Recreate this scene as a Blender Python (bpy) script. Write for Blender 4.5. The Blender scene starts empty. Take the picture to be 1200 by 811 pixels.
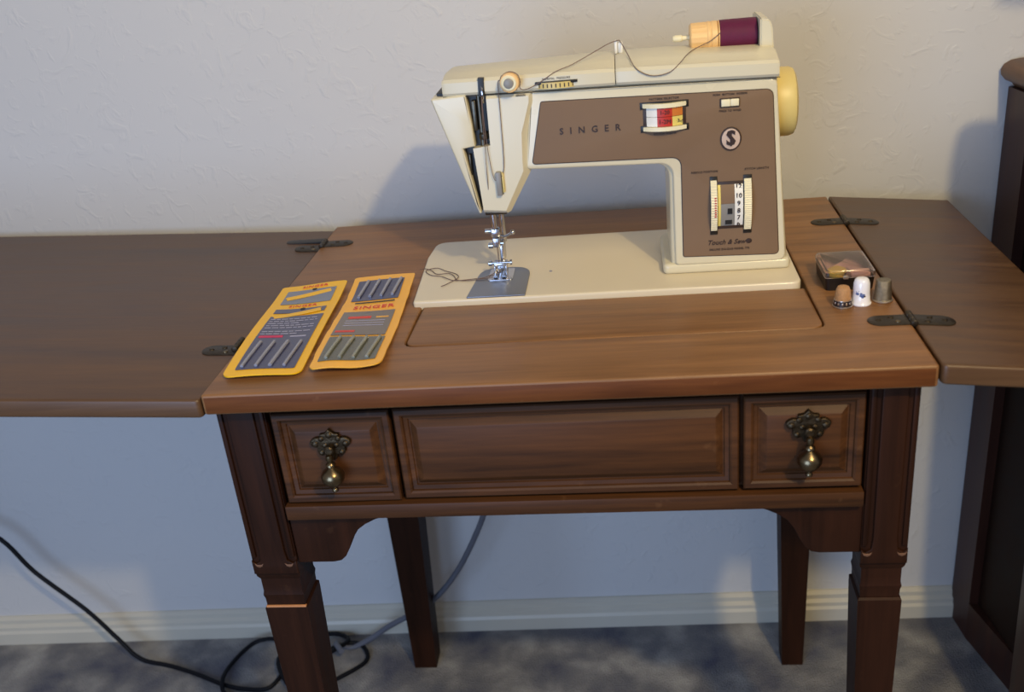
import bpy, bmesh, math, random
from mathutils import Vector, Matrix
random.seed(7)
C = bpy.context.scene.collection
T = 0.665                                   # height of the table top above the floor

# ---------------------------------------------------------------- camera
yaw, pitch, roll = -0.1376, -0.4270, -0.1029
cy, sy, cp, sp, cr, sr = math.cos(yaw), math.sin(yaw), math.cos(pitch), math.sin(pitch), math.cos(roll), math.sin(roll)
fw = Vector((sy*cp, cy*cp, sp)); rt = Vector((cy, -sy, 0)); up = rt.cross(fw)
cr_, cu_ = rt*cr + up*sr, up*cr - rt*sr
cd = bpy.data.cameras.new('camera'); cam = bpy.data.objects.new('camera', cd); C.objects.link(cam)
cam.matrix_world = Matrix(((cr_.x, cu_.x, -fw.x, 0.3662), (cr_.y, cu_.y, -fw.y, -0.708), (cr_.z, cu_.z, -fw.z, 0.3581+T), (0, 0, 0, 1)))
cd.sensor_width = 36; cd.lens = 36*1159.8/1200; cd.clip_start = 0.02
cd.dof.use_dof = True; cd.dof.focus_distance = 1.0; cd.dof.aperture_fstop = 6.0
bpy.context.scene.camera = cam
# ---------------------------------------------------------------- world, lights, exposure
w = bpy.data.worlds.new('world'); bpy.context.scene.world = w; w.use_nodes = True
w.node_tree.nodes['Background'].inputs[0].default_value = (0.88, 0.89, 1.0, 1)
w.node_tree.nodes['Background'].inputs[1].default_value = 0.27
def lamp(name, kind, loc, energy, color, size, target=None):
    l = bpy.data.lights.new(name, kind); l.energy = energy; l.color = color
    if kind == 'AREA': l.shape = 'RECTANGLE'; l.size, l.size_y = size
    else: l.shadow_soft_size = size
    o = bpy.data.objects.new(name, l); C.objects.link(o); o.location = loc
    if target: o.rotation_euler = (Vector(target)-Vector(loc)).to_track_quat('-Z', 'Y').to_euler()
    return o
lamp('floor_lamp_bulb', 'POINT', (0.85, -0.93, 1.0+T), 44, (1.0, 0.77, 0.38), 0.03)
lamp('window_daylight', 'AREA', (-0.25, -1.3, 0.12+T), 14.5, (0.42, 0.62, 1.0), (0.8, 0.8), (0.15, 0.47, T-0.15))
lamp('warm_fill', 'AREA', (0.9, -1.0, 1.35+T), 9, (1.0, 0.82, 0.56), (0.7, 0.7), (0.5, 0.4, T))  # warm fill added on the right for bounced light and a second lamp
vs = bpy.context.scene.view_settings
vs.view_transform = 'Standard'; vs.look = 'None'; vs.gamma = 1; vs.use_curve_mapping = False; vs.exposure = 0.0

# ---------------------------------------------------------------- materials
def srgb(r, g, b):
    f = lambda c: (c/255/12.92) if c/255 <= 0.04045 else ((c/255+0.055)/1.055)**2.4
    return (f(r), f(g), f(b), 1)
def mat(name, col, rough=0.5, metal=0.0, var=0.06, scale=60, bump=0.0, bscale=300, spec=0.5, coat=0.0, trans=0.0, rvar=0.08, **kw):
    m = bpy.data.materials.new(name); m.use_nodes = True; nt = m.node_tree; p = nt.nodes['Principled BSDF']
    p.inputs['Metallic'].default_value = metal; p.inputs['Specular IOR Level'].default_value = spec
    p.inputs['Coat Weight'].default_value = coat; p.inputs['Coat Roughness'].default_value = 0.15; p.inputs['Transmission Weight'].default_value = trans
    tc = nt.nodes.new('ShaderNodeTexCoord'); n = nt.nodes.new('ShaderNodeTexNoise'); n.inputs['Scale'].default_value = scale; n.inputs['Detail'].default_value = 4
    nt.links.new(tc.outputs['Object'], n.inputs['Vector'])
    mx = nt.nodes.new('ShaderNodeMix'); mx.data_type = 'RGBA'
    mx.inputs[6].default_value = tuple(max(0, c*(1-var*2)) for c in col[:3])+(1,); mx.inputs[7].default_value = tuple(min(1, c*(1+var*2)) for c in col[:3])+(1,)
    nt.links.new(n.outputs['Fac'], mx.inputs[0]); nt.links.new(mx.outputs[2], p.inputs['Base Color'])
    mr = nt.nodes.new('ShaderNodeMapRange'); mr.inputs[3].default_value = max(0.02, rough-rvar); mr.inputs[4].default_value = min(1, rough+rvar)
    nt.links.new(n.outputs['Fac'], mr.inputs[0]); nt.links.new(mr.outputs[0], p.inputs['Roughness'])
    if bump:
        b = nt.nodes.new('ShaderNodeTexNoise'); b.inputs['Scale'].default_value = bscale; b.inputs['Detail'].default_value = 3
        nt.links.new(tc.outputs['Object'], b.inputs['Vector'])
        bp = nt.nodes.new('ShaderNodeBump'); bp.inputs['Strength'].default_value = bump; bp.inputs['Distance'].default_value = 0.002
        nt.links.new(b.outputs['Fac'], bp.inputs['Height']); nt.links.new(bp.outputs[0], p.inputs['Normal'])
    return m
def wood(name, dark, light, axis='X', rough=0.38, wear=0.0, fine=1.0, spec=0.5):
    m = bpy.data.materials.new(name); m.use_nodes = True; nt = m.node_tree; p = nt.nodes['Principled BSDF']; L = nt.links.new
    p.inputs['Specular IOR Level'].default_value = spec; tc = nt.nodes.new('ShaderNodeTexCoord'); mp = nt.nodes.new('ShaderNodeMapping')
    s = {'X': (1.2, 22, 22), 'Y': (22, 1.2, 22), 'Z': (22, 22, 1.2)}[axis]; mp.inputs['Scale'].default_value = s
    L(tc.outputs['Object'], mp.inputs['Vector'])
    n1 = nt.nodes.new('ShaderNodeTexNoise'); n1.inputs['Scale'].default_value = 1.6; n1.inputs['Detail'].default_value = 6; n1.inputs['Distortion'].default_value = 1.2
    L(mp.outputs[0], n1.inputs['Vector'])
    n2 = nt.nodes.new('ShaderNodeTexNoise'); n2.inputs['Scale'].default_value = 16*fine; n2.inputs['Detail'].default_value = 3
    L(mp.outputs[0], n2.inputs['Vector'])
    ad = nt.nodes.new('ShaderNodeMath'); ad.operation = 'MULTIPLY_ADD'; L(n2.outputs['Fac'], ad.inputs[0]); ad.inputs[1].default_value = 0.35; L(n1.outputs['Fac'], ad.inputs[2])
    r = nt.nodes.new('ShaderNodeValToRGB'); r.color_ramp.elements[0].position = 0.42; r.color_ramp.elements[0].color = dark
    r.color_ramp.elements[1].position = 0.95; r.color_ramp.elements[1].color = light; L(ad.outputs[0], r.inputs[0])
    out = r.outputs[0]
    if wear:
        n3 = nt.nodes.new('ShaderNodeTexNoise'); n3.inputs['Scale'].default_value = 55; n3.inputs['Detail'].default_value = 5; L(tc.outputs['Object'], n3.inputs['Vector'])
        r3 = nt.nodes.new('ShaderNodeValToRGB'); r3.color_ramp.elements[0].position = 0.66; r3.color_ramp.elements[1].position = 0.74
        L(n3.outputs['Fac'], r3.inputs[0]); mw = nt.nodes.new('ShaderNodeMath'); mw.operation = 'MULTIPLY'; mw.inputs[1].default_value = wear; L(r3.outputs[0], mw.inputs[0])
        mx = nt.nodes.new('ShaderNodeMix'); mx.data_type = 'RGBA'; L(mw.outputs[0], mx.inputs[0]); L(out, mx.inputs[6]); mx.inputs[7].default_value = srgb(150, 108, 72); out = mx.outputs[2]
    L(out, p.inputs['Base Color'])
    mr = nt.nodes.new('ShaderNodeMapRange'); mr.inputs[3].default_value = rough-0.07; mr.inputs[4].default_value = rough+0.1; L(n1.outputs['Fac'], mr.inputs[0]); L(mr.outputs[0], p.inputs['Roughness'])
    bp = nt.nodes.new('ShaderNodeBump'); bp.inputs['Strength'].default_value = 0.12; bp.inputs['Distance'].default_value = 0.001; L(ad.outputs[0], bp.inputs['Height']); L(bp.outputs[0], p.inputs['Normal'])
    return m
M = {}
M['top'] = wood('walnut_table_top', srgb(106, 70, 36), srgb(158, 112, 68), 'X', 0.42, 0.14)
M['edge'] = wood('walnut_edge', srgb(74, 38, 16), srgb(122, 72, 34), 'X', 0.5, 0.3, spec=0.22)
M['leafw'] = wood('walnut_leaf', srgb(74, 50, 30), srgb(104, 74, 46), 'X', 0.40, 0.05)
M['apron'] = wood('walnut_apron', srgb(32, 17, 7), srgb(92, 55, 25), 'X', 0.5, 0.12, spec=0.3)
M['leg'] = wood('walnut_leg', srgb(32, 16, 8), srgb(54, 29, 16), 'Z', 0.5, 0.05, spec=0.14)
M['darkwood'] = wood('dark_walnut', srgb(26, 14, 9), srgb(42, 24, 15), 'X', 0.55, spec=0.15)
M['cabinet'] = wood('mahogany_cabinet', srgb(46, 24, 17), srgb(70, 38, 26), 'Z', 0.42)
M['cabinet_cap'] = wood('mahogany_moulding', srgb(88, 62, 44), srgb(120, 88, 64), 'Y', 0.45)
M['bare'] = mat('bare_worn_wood', srgb(190, 128, 78), 0.6)
M['cream'] = mat('cream_enamel', srgb(216, 207, 178), 0.28, var=0.015, scale=12, coat=0.3, rvar=0.04)
M['lid'] = mat('cream_plastic_cover', srgb(214, 207, 182), 0.35, var=0.015, scale=12, rvar=0.04)
M['bed'] = mat('cream_enamel_bed', srgb(224, 212, 186), 0.30, var=0.015, scale=12, coat=0.25, rvar=0.04)
M['ivory'] = mat('yellowed_ivory_plastic', srgb(214, 192, 120), 0.4, var=0.04, scale=25)
M['peach'] = mat('peach_plastic', srgb(236, 194, 132), 0.4, var=0.03)
M['creamknob'] = mat('cream_knob_plastic', srgb(235, 226, 190), 0.4, var=0.02)
M['taupe'] = mat('taupe_panel', srgb(126, 102, 80), 0.55, spec=0.2, var=0.03, scale=30, bump=0.05, bscale=900)
M['brown'] = mat('dark_brown_print', srgb(52, 34, 26), 0.5)
M['black'] = mat('black_recess', srgb(22, 19, 16), 0.45)
M['mech'] = mat('oily_mechanism_metal', srgb(92, 86, 74), 0.35, 0.9, var=0.4, scale=150)
M['chrome'] = mat('polished_steel', srgb(200, 200, 205), 0.22, 1.0, var=0.05)
M['steel'] = mat('brushed_steel_plate', srgb(150, 153, 160), 0.32, 1.0, var=0.05, scale=40)
M['greyp'] = mat('grey_plastic', srgb(138, 136, 132), 0.4)
M['white'] = mat('white_plastic', srgb(235, 233, 225), 0.4, var=0.01)
M['red'] = mat('red_print', srgb(188, 48, 30), 0.45, var=0.05)
M['orange'] = mat('orange_print', srgb(205, 120, 50), 0.45)
M['yellowp'] = mat('pale_yellow_print', srgb(226, 206, 110), 0.45)
M['pinkface'] = mat('pinkish_emblem_face', srgb(202, 178, 160), 0.4)
M['seam'] = mat('dark_seam', srgb(60, 54, 46), 0.7)
def thread_mat():
    m = mat('maroon_thread', srgb(92, 14, 56), 0.6, var=0.1, scale=200, spec=0.4); nt = m.node_tree; p = nt.nodes['Principled BSDF']
    tc = nt.nodes['Texture Coordinate']; wv = nt.nodes.new('ShaderNodeTexWave'); wv.bands_direction = 'X'; wv.inputs['Scale'].default_value = 420; wv.inputs['Distortion'].default_value = 0.5
    nt.links.new(tc.outputs['Object'], wv.inputs['Vector']); bp = nt.nodes.new('ShaderNodeBump'); bp.inputs['Strength'].default_value = 0.35; bp.inputs['Distance'].default_value = 0.0004
    nt.links.new(wv.outputs['Fac'], bp.inputs['Height']); nt.links.new(bp.outputs[0], p.inputs['Normal']); return m
M['maroon'] = thread_mat()
M['strand'] = mat('taupe_thread', srgb(112, 92, 86), 0.8)
M['bronze'] = mat('aged_bronze', srgb(74, 62, 46), 0.42, 0.9, var=0.3, scale=120, bump=0.3, bscale=400)
M['brass'] = mat('worn_pewter_brass', srgb(122, 106, 80), 0.3, 1.0, var=0.2, scale=120)
M['hinge'] = mat('dark_bronze_hinge', srgb(60, 52, 42), 0.45, 0.6, var=0.25, scale=150, bump=0.2)
M['card'] = mat('yellow_card', srgb(246, 190, 12), 0.45, var=0.03, coat=0.2)
M['cardo'] = mat('orange_yellow_card', srgb(246, 182, 60), 0.45, var=0.04, coat=0.2)
M['navy'] = mat('navy_print_under_film', srgb(52, 54, 92), 0.3, var=0.08, coat=0.5)
M['slate'] = mat('slate_blue_print_under_film', srgb(110, 118, 138), 0.3, var=0.1, coat=0.5)
M['greyprint'] = mat('grey_brown_print_under_film', srgb(104, 92, 82), 0.3, var=0.08, coat=0.5)
M['greygreen'] = mat('grey_green_print_under_film', srgb(84, 84, 72), 0.3, var=0.15, scale=400, coat=0.5)
M['pink'] = mat('magenta_print', srgb(206, 50, 96), 0.5)
M['redp'] = mat('red_card_print', srgb(214, 70, 60), 0.5)
M['ink'] = mat('pale_ink', srgb(170, 170, 196), 0.5)
M['blister'] = mat('pale_needle_sleeve', srgb(150, 152, 168), 0.25, 0.3, coat=0.6)
M['blisterg'] = mat('silver_green_needle_sleeve', srgb(150, 152, 138), 0.25, 0.5, coat=0.6)
M['blacklac'] = mat('black_cord_rubber', srgb(12, 12, 18), 0.55, spec=0.2)
M['greycord'] = mat('grey_cord_rubber', srgb(96, 98, 108), 0.5)
M['porc'] = mat('white_porcelain', srgb(238, 238, 246), 0.15, var=0.01, coat=0.6)
M['blue'] = mat('blue_flower_glaze', srgb(84, 104, 160), 0.3)
M['wicker'] = mat('tan_cork_crown', srgb(184, 138, 92), 0.5, var=0.2, scale=500, bump=0.5, bscale=1500)
M['pewter'] = mat('pewter', srgb(150, 140, 122), 0.38, 0.9, var=0.25, scale=300, bump=0.5, bscale=1400)
M['darkband'] = mat('dark_metal_band', srgb(52, 42, 42), 0.4, 0.4)
M['silver'] = mat('silver_rim', srgb(200, 186, 172), 0.3, 0.9)
M['blackbox'] = mat('black_box_plastic', srgb(24, 18, 16), 0.35)
M['clear'] = mat('clear_lid_plastic', srgb(240, 226, 220), 0.12, trans=0.97, var=0.0, rvar=0.01)
M['clear'].node_tree.nodes['Principled BSDF'].inputs['IOR'].default_value = 1.3
M['pinkstuff'] = mat('dusty_pink_plastic', srgb(226, 188, 176), 0.5, var=0.1)
M['yellowstuff'] = mat('yellow_plastic', srgb(240, 212, 60), 0.5, var=0.1)
M['pot'] = mat('terracotta', srgb(160, 92, 60), 0.8)
M['green'] = mat('green_foliage', srgb(60, 92, 44), 0.6, var=0.15)
def wall_mat():
    m = mat('textured_wall_paint', srgb(208, 207, 206), 0.6, var=0.015, scale=3, spec=0.3); nt = m.node_tree; L = nt.links.new; p = nt.nodes['Principled BSDF']; tc = nt.nodes['Texture Coordinate']
    a = nt.nodes.new('ShaderNodeTexNoise'); a.inputs['Scale'].default_value = 38; a.inputs['Detail'].default_value = 4; a.inputs['Distortion'].default_value = 1.5; L(tc.outputs['Object'], a.inputs['Vector'])
    r = nt.nodes.new('ShaderNodeValToRGB'); r.color_ramp.elements[0].position = 0.55; r.color_ramp.elements[1].position = 0.72; L(a.outputs['Fac'], r.inputs[0])
    b = nt.nodes.new('ShaderNodeTexNoise'); b.inputs['Scale'].default_value = 8; b.inputs['Detail'].default_value = 3; L(tc.outputs['Object'], b.inputs['Vector'])
    md = nt.nodes.new('ShaderNodeMath'); md.operation = 'MULTIPLY_ADD'; L(r.outputs[0], md.inputs[0]); md.inputs[1].default_value = 0.35; L(b.outputs['Fac'], md.inputs[2])
    bp = nt.nodes.new('ShaderNodeBump'); bp.inputs['Strength'].default_value = 0.35; bp.inputs['Distance'].default_value = 0.004; L(md.outputs[0], bp.inputs['Height']); L(bp.outputs[0], p.inputs['Normal'])
    return m
def carpet_mat():
    m = mat('grey_mottled_carpet', srgb(120, 120, 122), 0.95, spec=0.1); nt = m.node_tree; L = nt.links.new; p = nt.nodes['Principled BSDF']; tc = nt.nodes['Texture Coordinate']
    a = nt.nodes.new('ShaderNodeTexNoise'); a.inputs['Scale'].default_value = 14; a.inputs['Detail'].default_value = 6; a.inputs['Distortion'].default_value = 0.15; L(tc.outputs['Object'], a.inputs['Vector'])
    r = nt.nodes.new('ShaderNodeValToRGB'); e = r.color_ramp.elements; e[0].position = 0.3; e[0].color = srgb(92, 94, 108); e[1].position = 0.72; e[1].color = srgb(178, 175, 170)
    x = e.new(0.5); x.color = srgb(130, 129, 130); L(a.outputs['Fac'], r.inputs[0]); L(r.outputs[0], p.inputs['Base Color'])
    b = nt.nodes.new('ShaderNodeTexNoise'); b.inputs['Scale'].default_value = 420; L(tc.outputs['Object'], b.inputs['Vector'])
    bp = nt.nodes.new('ShaderNodeBump'); bp.inputs['Strength'].default_value = 0.9; bp.inputs['Distance'].default_value = 0.004; L(b.outputs['Fac'], bp.inputs['Height']); L(bp.outputs[0], p.inputs['Normal'])
    return m
M['wall'] = wall_mat(); M['carpet'] = carpet_mat()
M['skirt'] = mat('cream_gloss_paint', srgb(206, 200, 184), 0.35, var=0.03, scale=10)

# ---------------------------------------------------------------- helpers (coordinates: z measured from the table top)
def finish(me, name, m, parent=None, smooth=35):
    for p in me.polygons: p.use_smooth = True
    me.set_sharp_from_angle(angle=math.radians(smooth))
    me.materials.clear(); me.materials.append(m)
    o = bpy.data.objects.new(name, me); C.objects.link(o)
    if parent is not None:
        o.parent = parent
        off = Vector((0, 0, 0)); q = parent
        while q is not None: off += q.location; q = q.parent
        o.location = -off
        if parent.get('local'): o.location = (0, 0, 0)
    return o
def obj(name, bm, m, parent=None, smooth=35, dz=T):
    if not (parent is not None and parent.get('local')): bmesh.ops.translate(bm, verts=bm.verts, vec=(0, 0, dz))
    bmesh.ops.recalc_face_normals(bm, faces=bm.faces)
    me = bpy.data.meshes.new(name); bm.to_mesh(me); bm.free()
    return finish(me, name, m, parent, smooth)
def thing(name, label, cat, loc, group=None, local=False):
    o = bpy.data.objects.new(name, None); C.objects.link(o); o.location = loc; o.empty_display_size = 0.02
    o['label'] = label; o['category'] = cat
    if group: o['group'] = group
    if local: o['local'] = 1
    return o
def tag(o, label, cat, group=None):
    o['label'] = label; o['category'] = cat
    if group: o['group'] = group
    return o
def box(bm, x0, x1, y0, y1, z0, z1, bev=0.0, seg=2):
    v = [bm.verts.new((x, y, z)) for z in (z0, z1) for y in (y0, y1) for x in (x0, x1)]
    fs = [bm.faces.new([v[i] for i in f]) for f in ((0, 2, 3, 1), (4, 5, 7, 6), (0, 1, 5, 4), (2, 6, 7, 3), (0, 4, 6, 2), (1, 3, 7, 5))]
    if bev:
        es = set(e for f in fs for e in f.edges)
        bmesh.ops.bevel(bm, geom=list(es), offset=bev, segments=seg, affect='EDGES', profile=0.5)
    return bm
def B(*a, **k): return box(bmesh.new(), *a, **k)
def lathe(bm, prof, axis='Z', org=(0, 0, 0), n=24):
    rings = []
    for r, h in prof:
        ring = []
        for i in range(n):
            a = 2*math.pi*i/n; c, s = r*math.cos(a), r*math.sin(a)
            p = {'Z': (c, s, h), 'X': (h, c, s), 'Y': (c, h, s)}[axis]
            ring.append(bm.verts.new((p[0]+org[0], p[1]+org[1], p[2]+org[2])))
        rings.append(ring)
    for a, b in zip(rings, rings[1:]):
        for i in range(n): bm.faces.new((a[i], a[(i+1) % n], b[(i+1) % n], b[i]))
    bm.faces.new(rings[0][::-1]); bm.faces.new(rings[-1])
    return bm
def smoothpath(pts, k=6):
    P = [Vector(p) for p in pts]; P = [2*P[0]-P[1]]+P+[2*P[-1]-P[-2]]; out = []
    for i in range(1, len(P)-2):
        a, b, c, d = P[i-1:i+3]
        for j in range(k):
            t = j/k; out.append(0.5*((2*b)+(c-a)*t+(2*a-5*b+4*c-d)*t*t+(3*b-a-3*c+d)*t**3))
    out.append(P[-2]); return out
def tube(bm, pts, r, n=8, k=6):
    P = smoothpath(pts, k) if k > 1 else [Vector(p) for p in pts]; rings = []; nrm = None
    for i, p in enumerate(P):
        t = (P[min(i+1, len(P)-1)]-P[max(i-1, 0)]).normalized()
        if nrm is None: nrm = t.orthogonal().normalized()
        nrm = (nrm - t*nrm.dot(t)).normalized(); b = t.cross(nrm)
        rings.append([bm.verts.new(p+(nrm*math.cos(2*math.pi*j/n)+b*math.sin(2*math.pi*j/n))*r) for j in range(n)])
    for a, b in zip(rings, rings[1:]):
        for j in range(n): bm.faces.new((a[j], a[(j+1) % n], b[(j+1) % n], b[j]))
    bm.faces.new(rings[0][::-1]); bm.faces.new(rings[-1]); return bm
def rnd(pts, n=6):          # pts: (x, y[, radius]) -> outline with rounded corners
    out = []; N = len(pts)
    for i, p in enumerate(pts):
        r = p[2] if len(p) > 2 else 0; c = Vector(p[:2])
        if r == 0: out.append(c); continue
        a = Vector(pts[i-1][:2])-c; b = Vector(pts[(i+1) % N][:2])-c
        ang = a.angle(b); d = min(r/math.tan(ang/2), a.length*0.48, b.length*0.48)
        p0 = c+a.normalized()*d; p1 = c+b.normalized()*d
        for j in range(n+1):
            t = j/n; out.append((1-t)**2*p0+2*t*(1-t)*c+t*t*p1)
    return out
def plate(name, outlines, w0, w1, m, parent, plane='XY', bev=0.001, res=2):
    """filled outline(s) with holes and rounded rims; plane XY -> w is z, XZ -> w is y, YZ -> w is x"""
    cu = bpy.data.curves.new(name, 'CURVE'); cu.dimensions = '2D'; cu.fill_mode = 'BOTH'
    h = abs(w1-w0)/2; bev = min(bev, h*0.95)
    cu.extrude = h-bev; cu.bevel_depth = bev; cu.bevel_resolution = res; cu.offset = -bev
    for ol in outlines:
        s = cu.splines.new('POLY'); s.points.add(len(ol)-1); s.use_cyclic_u = True
        for q, p in zip(s.points, ol): q.co = (p[0], p[1], 0, 1)
    tmp = bpy.data.objects.new('tmp', cu); me = bpy.data.meshes.new_from_object(tmp); bpy.data.objects.remove(tmp)
    mid = (w0+w1)/2
    for v in me.vertices:
        a, b, c = v.co; c += mid
        v.co = {'XY': (a, b, c), 'XZ': (a, c, b), 'YZ': (c, a, b)}[plane]
    loc = parent is not None and parent.get('local')
    if not loc:
        for v in me.vertices: v.co.z += T
    bm = bmesh.new(); bm.from_mesh(me); bmesh.ops.remove_doubles(bm, verts=bm.verts, dist=1e-6); bmesh.ops.recalc_face_normals(bm, faces=bm.faces); bm.to_mesh(me); bm.free()
    me.name = name
    return finish(me, name, m, parent)
def text(name, body, size, org, m, parent, plane='XZ', depth=0.0003, stretch=1.0, spacing=1.0, bold=0.0, rot=0.0, shear=0.0, align='CENTER'):
    cu = bpy.data.curves.new(name, 'FONT'); cu.body = body; cu.size = size; cu.extrude = depth; cu.align_x = align; cu.align_y = 'CENTER'
    cu.space_character = spacing; cu.offset = bold; cu.shear = shear; cu.resolution_u = 2
    tmp = bpy.data.objects.new('tmp', cu); me = bpy.data.meshes.new_from_object(tmp); bpy.data.objects.remove(tmp); me.name = name
    c_, s_ = math.cos(rot), math.sin(rot)
    loc = parent is not None and parent.get('local')
    for v in me.vertices:
        a, b, c = v.co; a *= stretch; a, b = a*c_-b*s_, a*s_+b*c_
        v.co = Vector((a, -c, b) if plane == 'XZ' else (a, b, c))+Vector(org)
        if not loc: v.co.z += T
    return finish(me, name, m, parent)
def loft(bm, rings, cap=True):
    R = [[bm.verts.new(p) for p in r] for r in rings]; n = len(R[0])
    for a, b in zip(R, R[1:]):
        for i in range(n): bm.faces.new((a[i], a[(i+1) % n], b[(i+1) % n], b[i]))
    if cap: bm.faces.new(R[0][::-1]); bm.faces.new(R[-1])
    return bm
def rect(x0, x1, z0, z1, y): return [(x0, y, z0), (x1, y, z0), (x1, y, z1), (x0, y, z1)]

# ---------------------------------------------------------------- the setting
wa = 0.0295                                 # the wall runs a little askew to the table
def wy(x, off=0.0): return 0.488+off+(x-0.0)*math.tan(wa)
def struct(name, bm, m): o = obj(name, bm, m); o['kind'] = 'structure'; return o
bm = bmesh.new(); loft(bm, [[(-3, wy(-3), z), (3, wy(3), z), (3, wy(3, .1), z), (-3, wy(-3, .1), z)] for z in (-T-0.02, 1.75)]); struct('wall_back', bm, M['wall'])
bm = B(-3, 3, -3, 0.75, -T-0.06, -T); struct('floor', bm, M['carpet'])
prof = [(-0.016, -T-.001), (-0.016, -T+.021), (-0.013, -T+.025), (-0.013, -T+.031), (-0.008, -T+.035), (-0.008, -T+.042), (-0.003, -T+.046), (0.002, -T+.046), (0.002, -T-.001)]
bm = bmesh.new(); loft(bm, [[(x, wy(x, o), z) for o, z in prof] for x in (-3, 3)]); struct('baseboard_back', bm, M['skirt'])

# ---------------------------------------------------------------- sewing table
table = thing('sewing_table', 'dark walnut sewing table with open side leaves and a machine set in its top', 'table', (0.298, 0.227, 0))
W, D = 0.596, 0.454
outer = rnd([(0, 0, .003), (W, 0, .003), (W, D, .002), (0, D, .002)])
hole = rnd([(.159, .0805, .013), (.5265, .0805, .013), (.5245, .350, .003), (.160, .350, .003)], 10)
plate('table_top', [outer, hole], -0.019, 0, M['top'], table, bev=0.0022)
bm = bmesh.new(); box(bm, .0025, W-.0025, -.0006, .004, -.0175, -.0025, .0006); obj('front_edge_band', bm, M['edge'], table)
ins = rnd([(.1603, .0818, .012), (.5252, .0818, .012), (.5236, .172, .001), (.1612, .172, .001)], 10)
plate('insert_panel', [ins], -0.016, -0.0003, M['top'], table, bev=0.0014)
# leaves: hinge line at the joint, each sloping a little
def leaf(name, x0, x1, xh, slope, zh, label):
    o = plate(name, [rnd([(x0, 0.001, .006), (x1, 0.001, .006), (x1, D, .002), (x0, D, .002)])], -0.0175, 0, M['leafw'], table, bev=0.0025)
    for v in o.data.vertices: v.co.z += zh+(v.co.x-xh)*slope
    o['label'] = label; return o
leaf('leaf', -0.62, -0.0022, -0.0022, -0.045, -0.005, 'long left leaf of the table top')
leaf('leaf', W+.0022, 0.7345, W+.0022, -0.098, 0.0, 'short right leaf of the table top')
# hinges, each: plate > barrel, screws
def hinge(x, y, left, slopeL, slopeR, zl=0, zr=0):
    bm = bmesh.new(); h = None
    xs = 0.036; wdt = 0.0105
    for s in (-1, 1):
        pts = []
        for i in range(13):
            a = -math.pi/2+math.pi*i/12
            pts.append((s*(xs-wdt+wdt*math.cos(a)), wdt*math.sin(a)))
        pts = [(s*0.0005, -wdt)]+pts+[(s*0.0005, wdt)]
        sl, z0 = (slopeL, zl) if s < 0 else (slopeR, zr)
        f = lambda p, z: (x+p[0], y+p[1], z+z0+p[0]*sl)
        loft(bm, [[f(p, -.001) for p in pts], [f(p, .0006) for p in pts], [f((p[0]*.985, p[1]*.93), .001) for p in pts]])
    h = obj('hinge', bm, M['hinge'], table)
    bm = bmesh.new()
    for k in range(3): lathe(bm, [(.0024, 0), (.003, .0004), (.003, .0072), (.0024, .0076)], 'Y', (x, y-.0118+k*.0079, .0012), 12)
    obj('hinge_barrel', bm, M['hinge'], h)
    for s in (-1, 1):
        for (dx, dy) in ((.027, 0), (.016, .0045), (.012, -.0045)):
            sl, z0 = (slopeL, zl) if s < 0 else (slopeR, zr)
            zz = z0+s*dx*sl; bm = bmesh.new(); lathe(bm, [(.0026, .0008), (.0024, .0014), (.0012, .0017)], 'Z', (x+s*dx, y+dy, zz), 10)
            box(bm, x+s*dx-.002, x+s*dx+.002, y+dy-.0003, y+dy+.0003, zz+.0014, zz+.0019); obj('screw', bm, M['brass'] if dx == .012 and s < 0 else M['bronze'], h)
hinge(-.0015, .100, True, -.045, 0, -.005, 0); hinge(.002, .385, True, -.045, 0, -.005, 0)
hinge(.5975, .088, False, 0, -.098); hinge(.5975, .358, False, 0, -.098)
plate('hinge_shadow', [rnd([(-.052, .404, .008), (-.002, .404, .008), (-.002, .417, .006), (-.052, .417, .006)])], -.0058, -.0024, M['black'], table, bev=.0003)['label'] = 'dark recess shadow behind the rear left hinge, laid in as a black plate'  # flat black plate in place of the shadow in the recess

# apron, drawers, rail
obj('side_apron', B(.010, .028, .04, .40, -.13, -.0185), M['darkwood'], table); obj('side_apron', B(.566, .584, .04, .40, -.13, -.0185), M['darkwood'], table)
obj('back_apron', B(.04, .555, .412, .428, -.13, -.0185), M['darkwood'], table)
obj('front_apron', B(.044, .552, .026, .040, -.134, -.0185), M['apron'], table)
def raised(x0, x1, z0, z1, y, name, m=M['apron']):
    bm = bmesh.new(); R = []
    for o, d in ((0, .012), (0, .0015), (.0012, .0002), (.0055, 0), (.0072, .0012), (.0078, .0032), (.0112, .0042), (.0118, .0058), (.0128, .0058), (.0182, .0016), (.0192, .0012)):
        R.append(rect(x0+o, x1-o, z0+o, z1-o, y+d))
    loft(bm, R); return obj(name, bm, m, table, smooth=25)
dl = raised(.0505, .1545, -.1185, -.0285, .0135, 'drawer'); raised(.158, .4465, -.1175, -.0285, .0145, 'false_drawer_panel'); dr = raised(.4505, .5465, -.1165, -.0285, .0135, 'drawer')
obj('bottom_rail', B(.0475, .5485, .0095, .034, -.1345, -.1198, .0015), M['apron'], table)
def lobes():
    pts = []
    key = [(0, .0175), (.004, .0135), (.0085, .0125), (.0075, .0085), (.0125, .0095), (.0178, .006), (.0165, .001), (.0125, -.0005), (.0125, -.0045), (.009, -.0085), (.0055, -.0075), (.0035, -.0115), (0, -.013)]
    for x, z in key: pts.append((x, z))
    for x, z in key[-2:0:-1]: pts.append((-x, z))
    P = smoothpath([(x, z, 0) for x, z in pts]+[(0, .0175, 0)], 3)
    return [(p.x, p.y) for p in P[:-1]]
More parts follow.
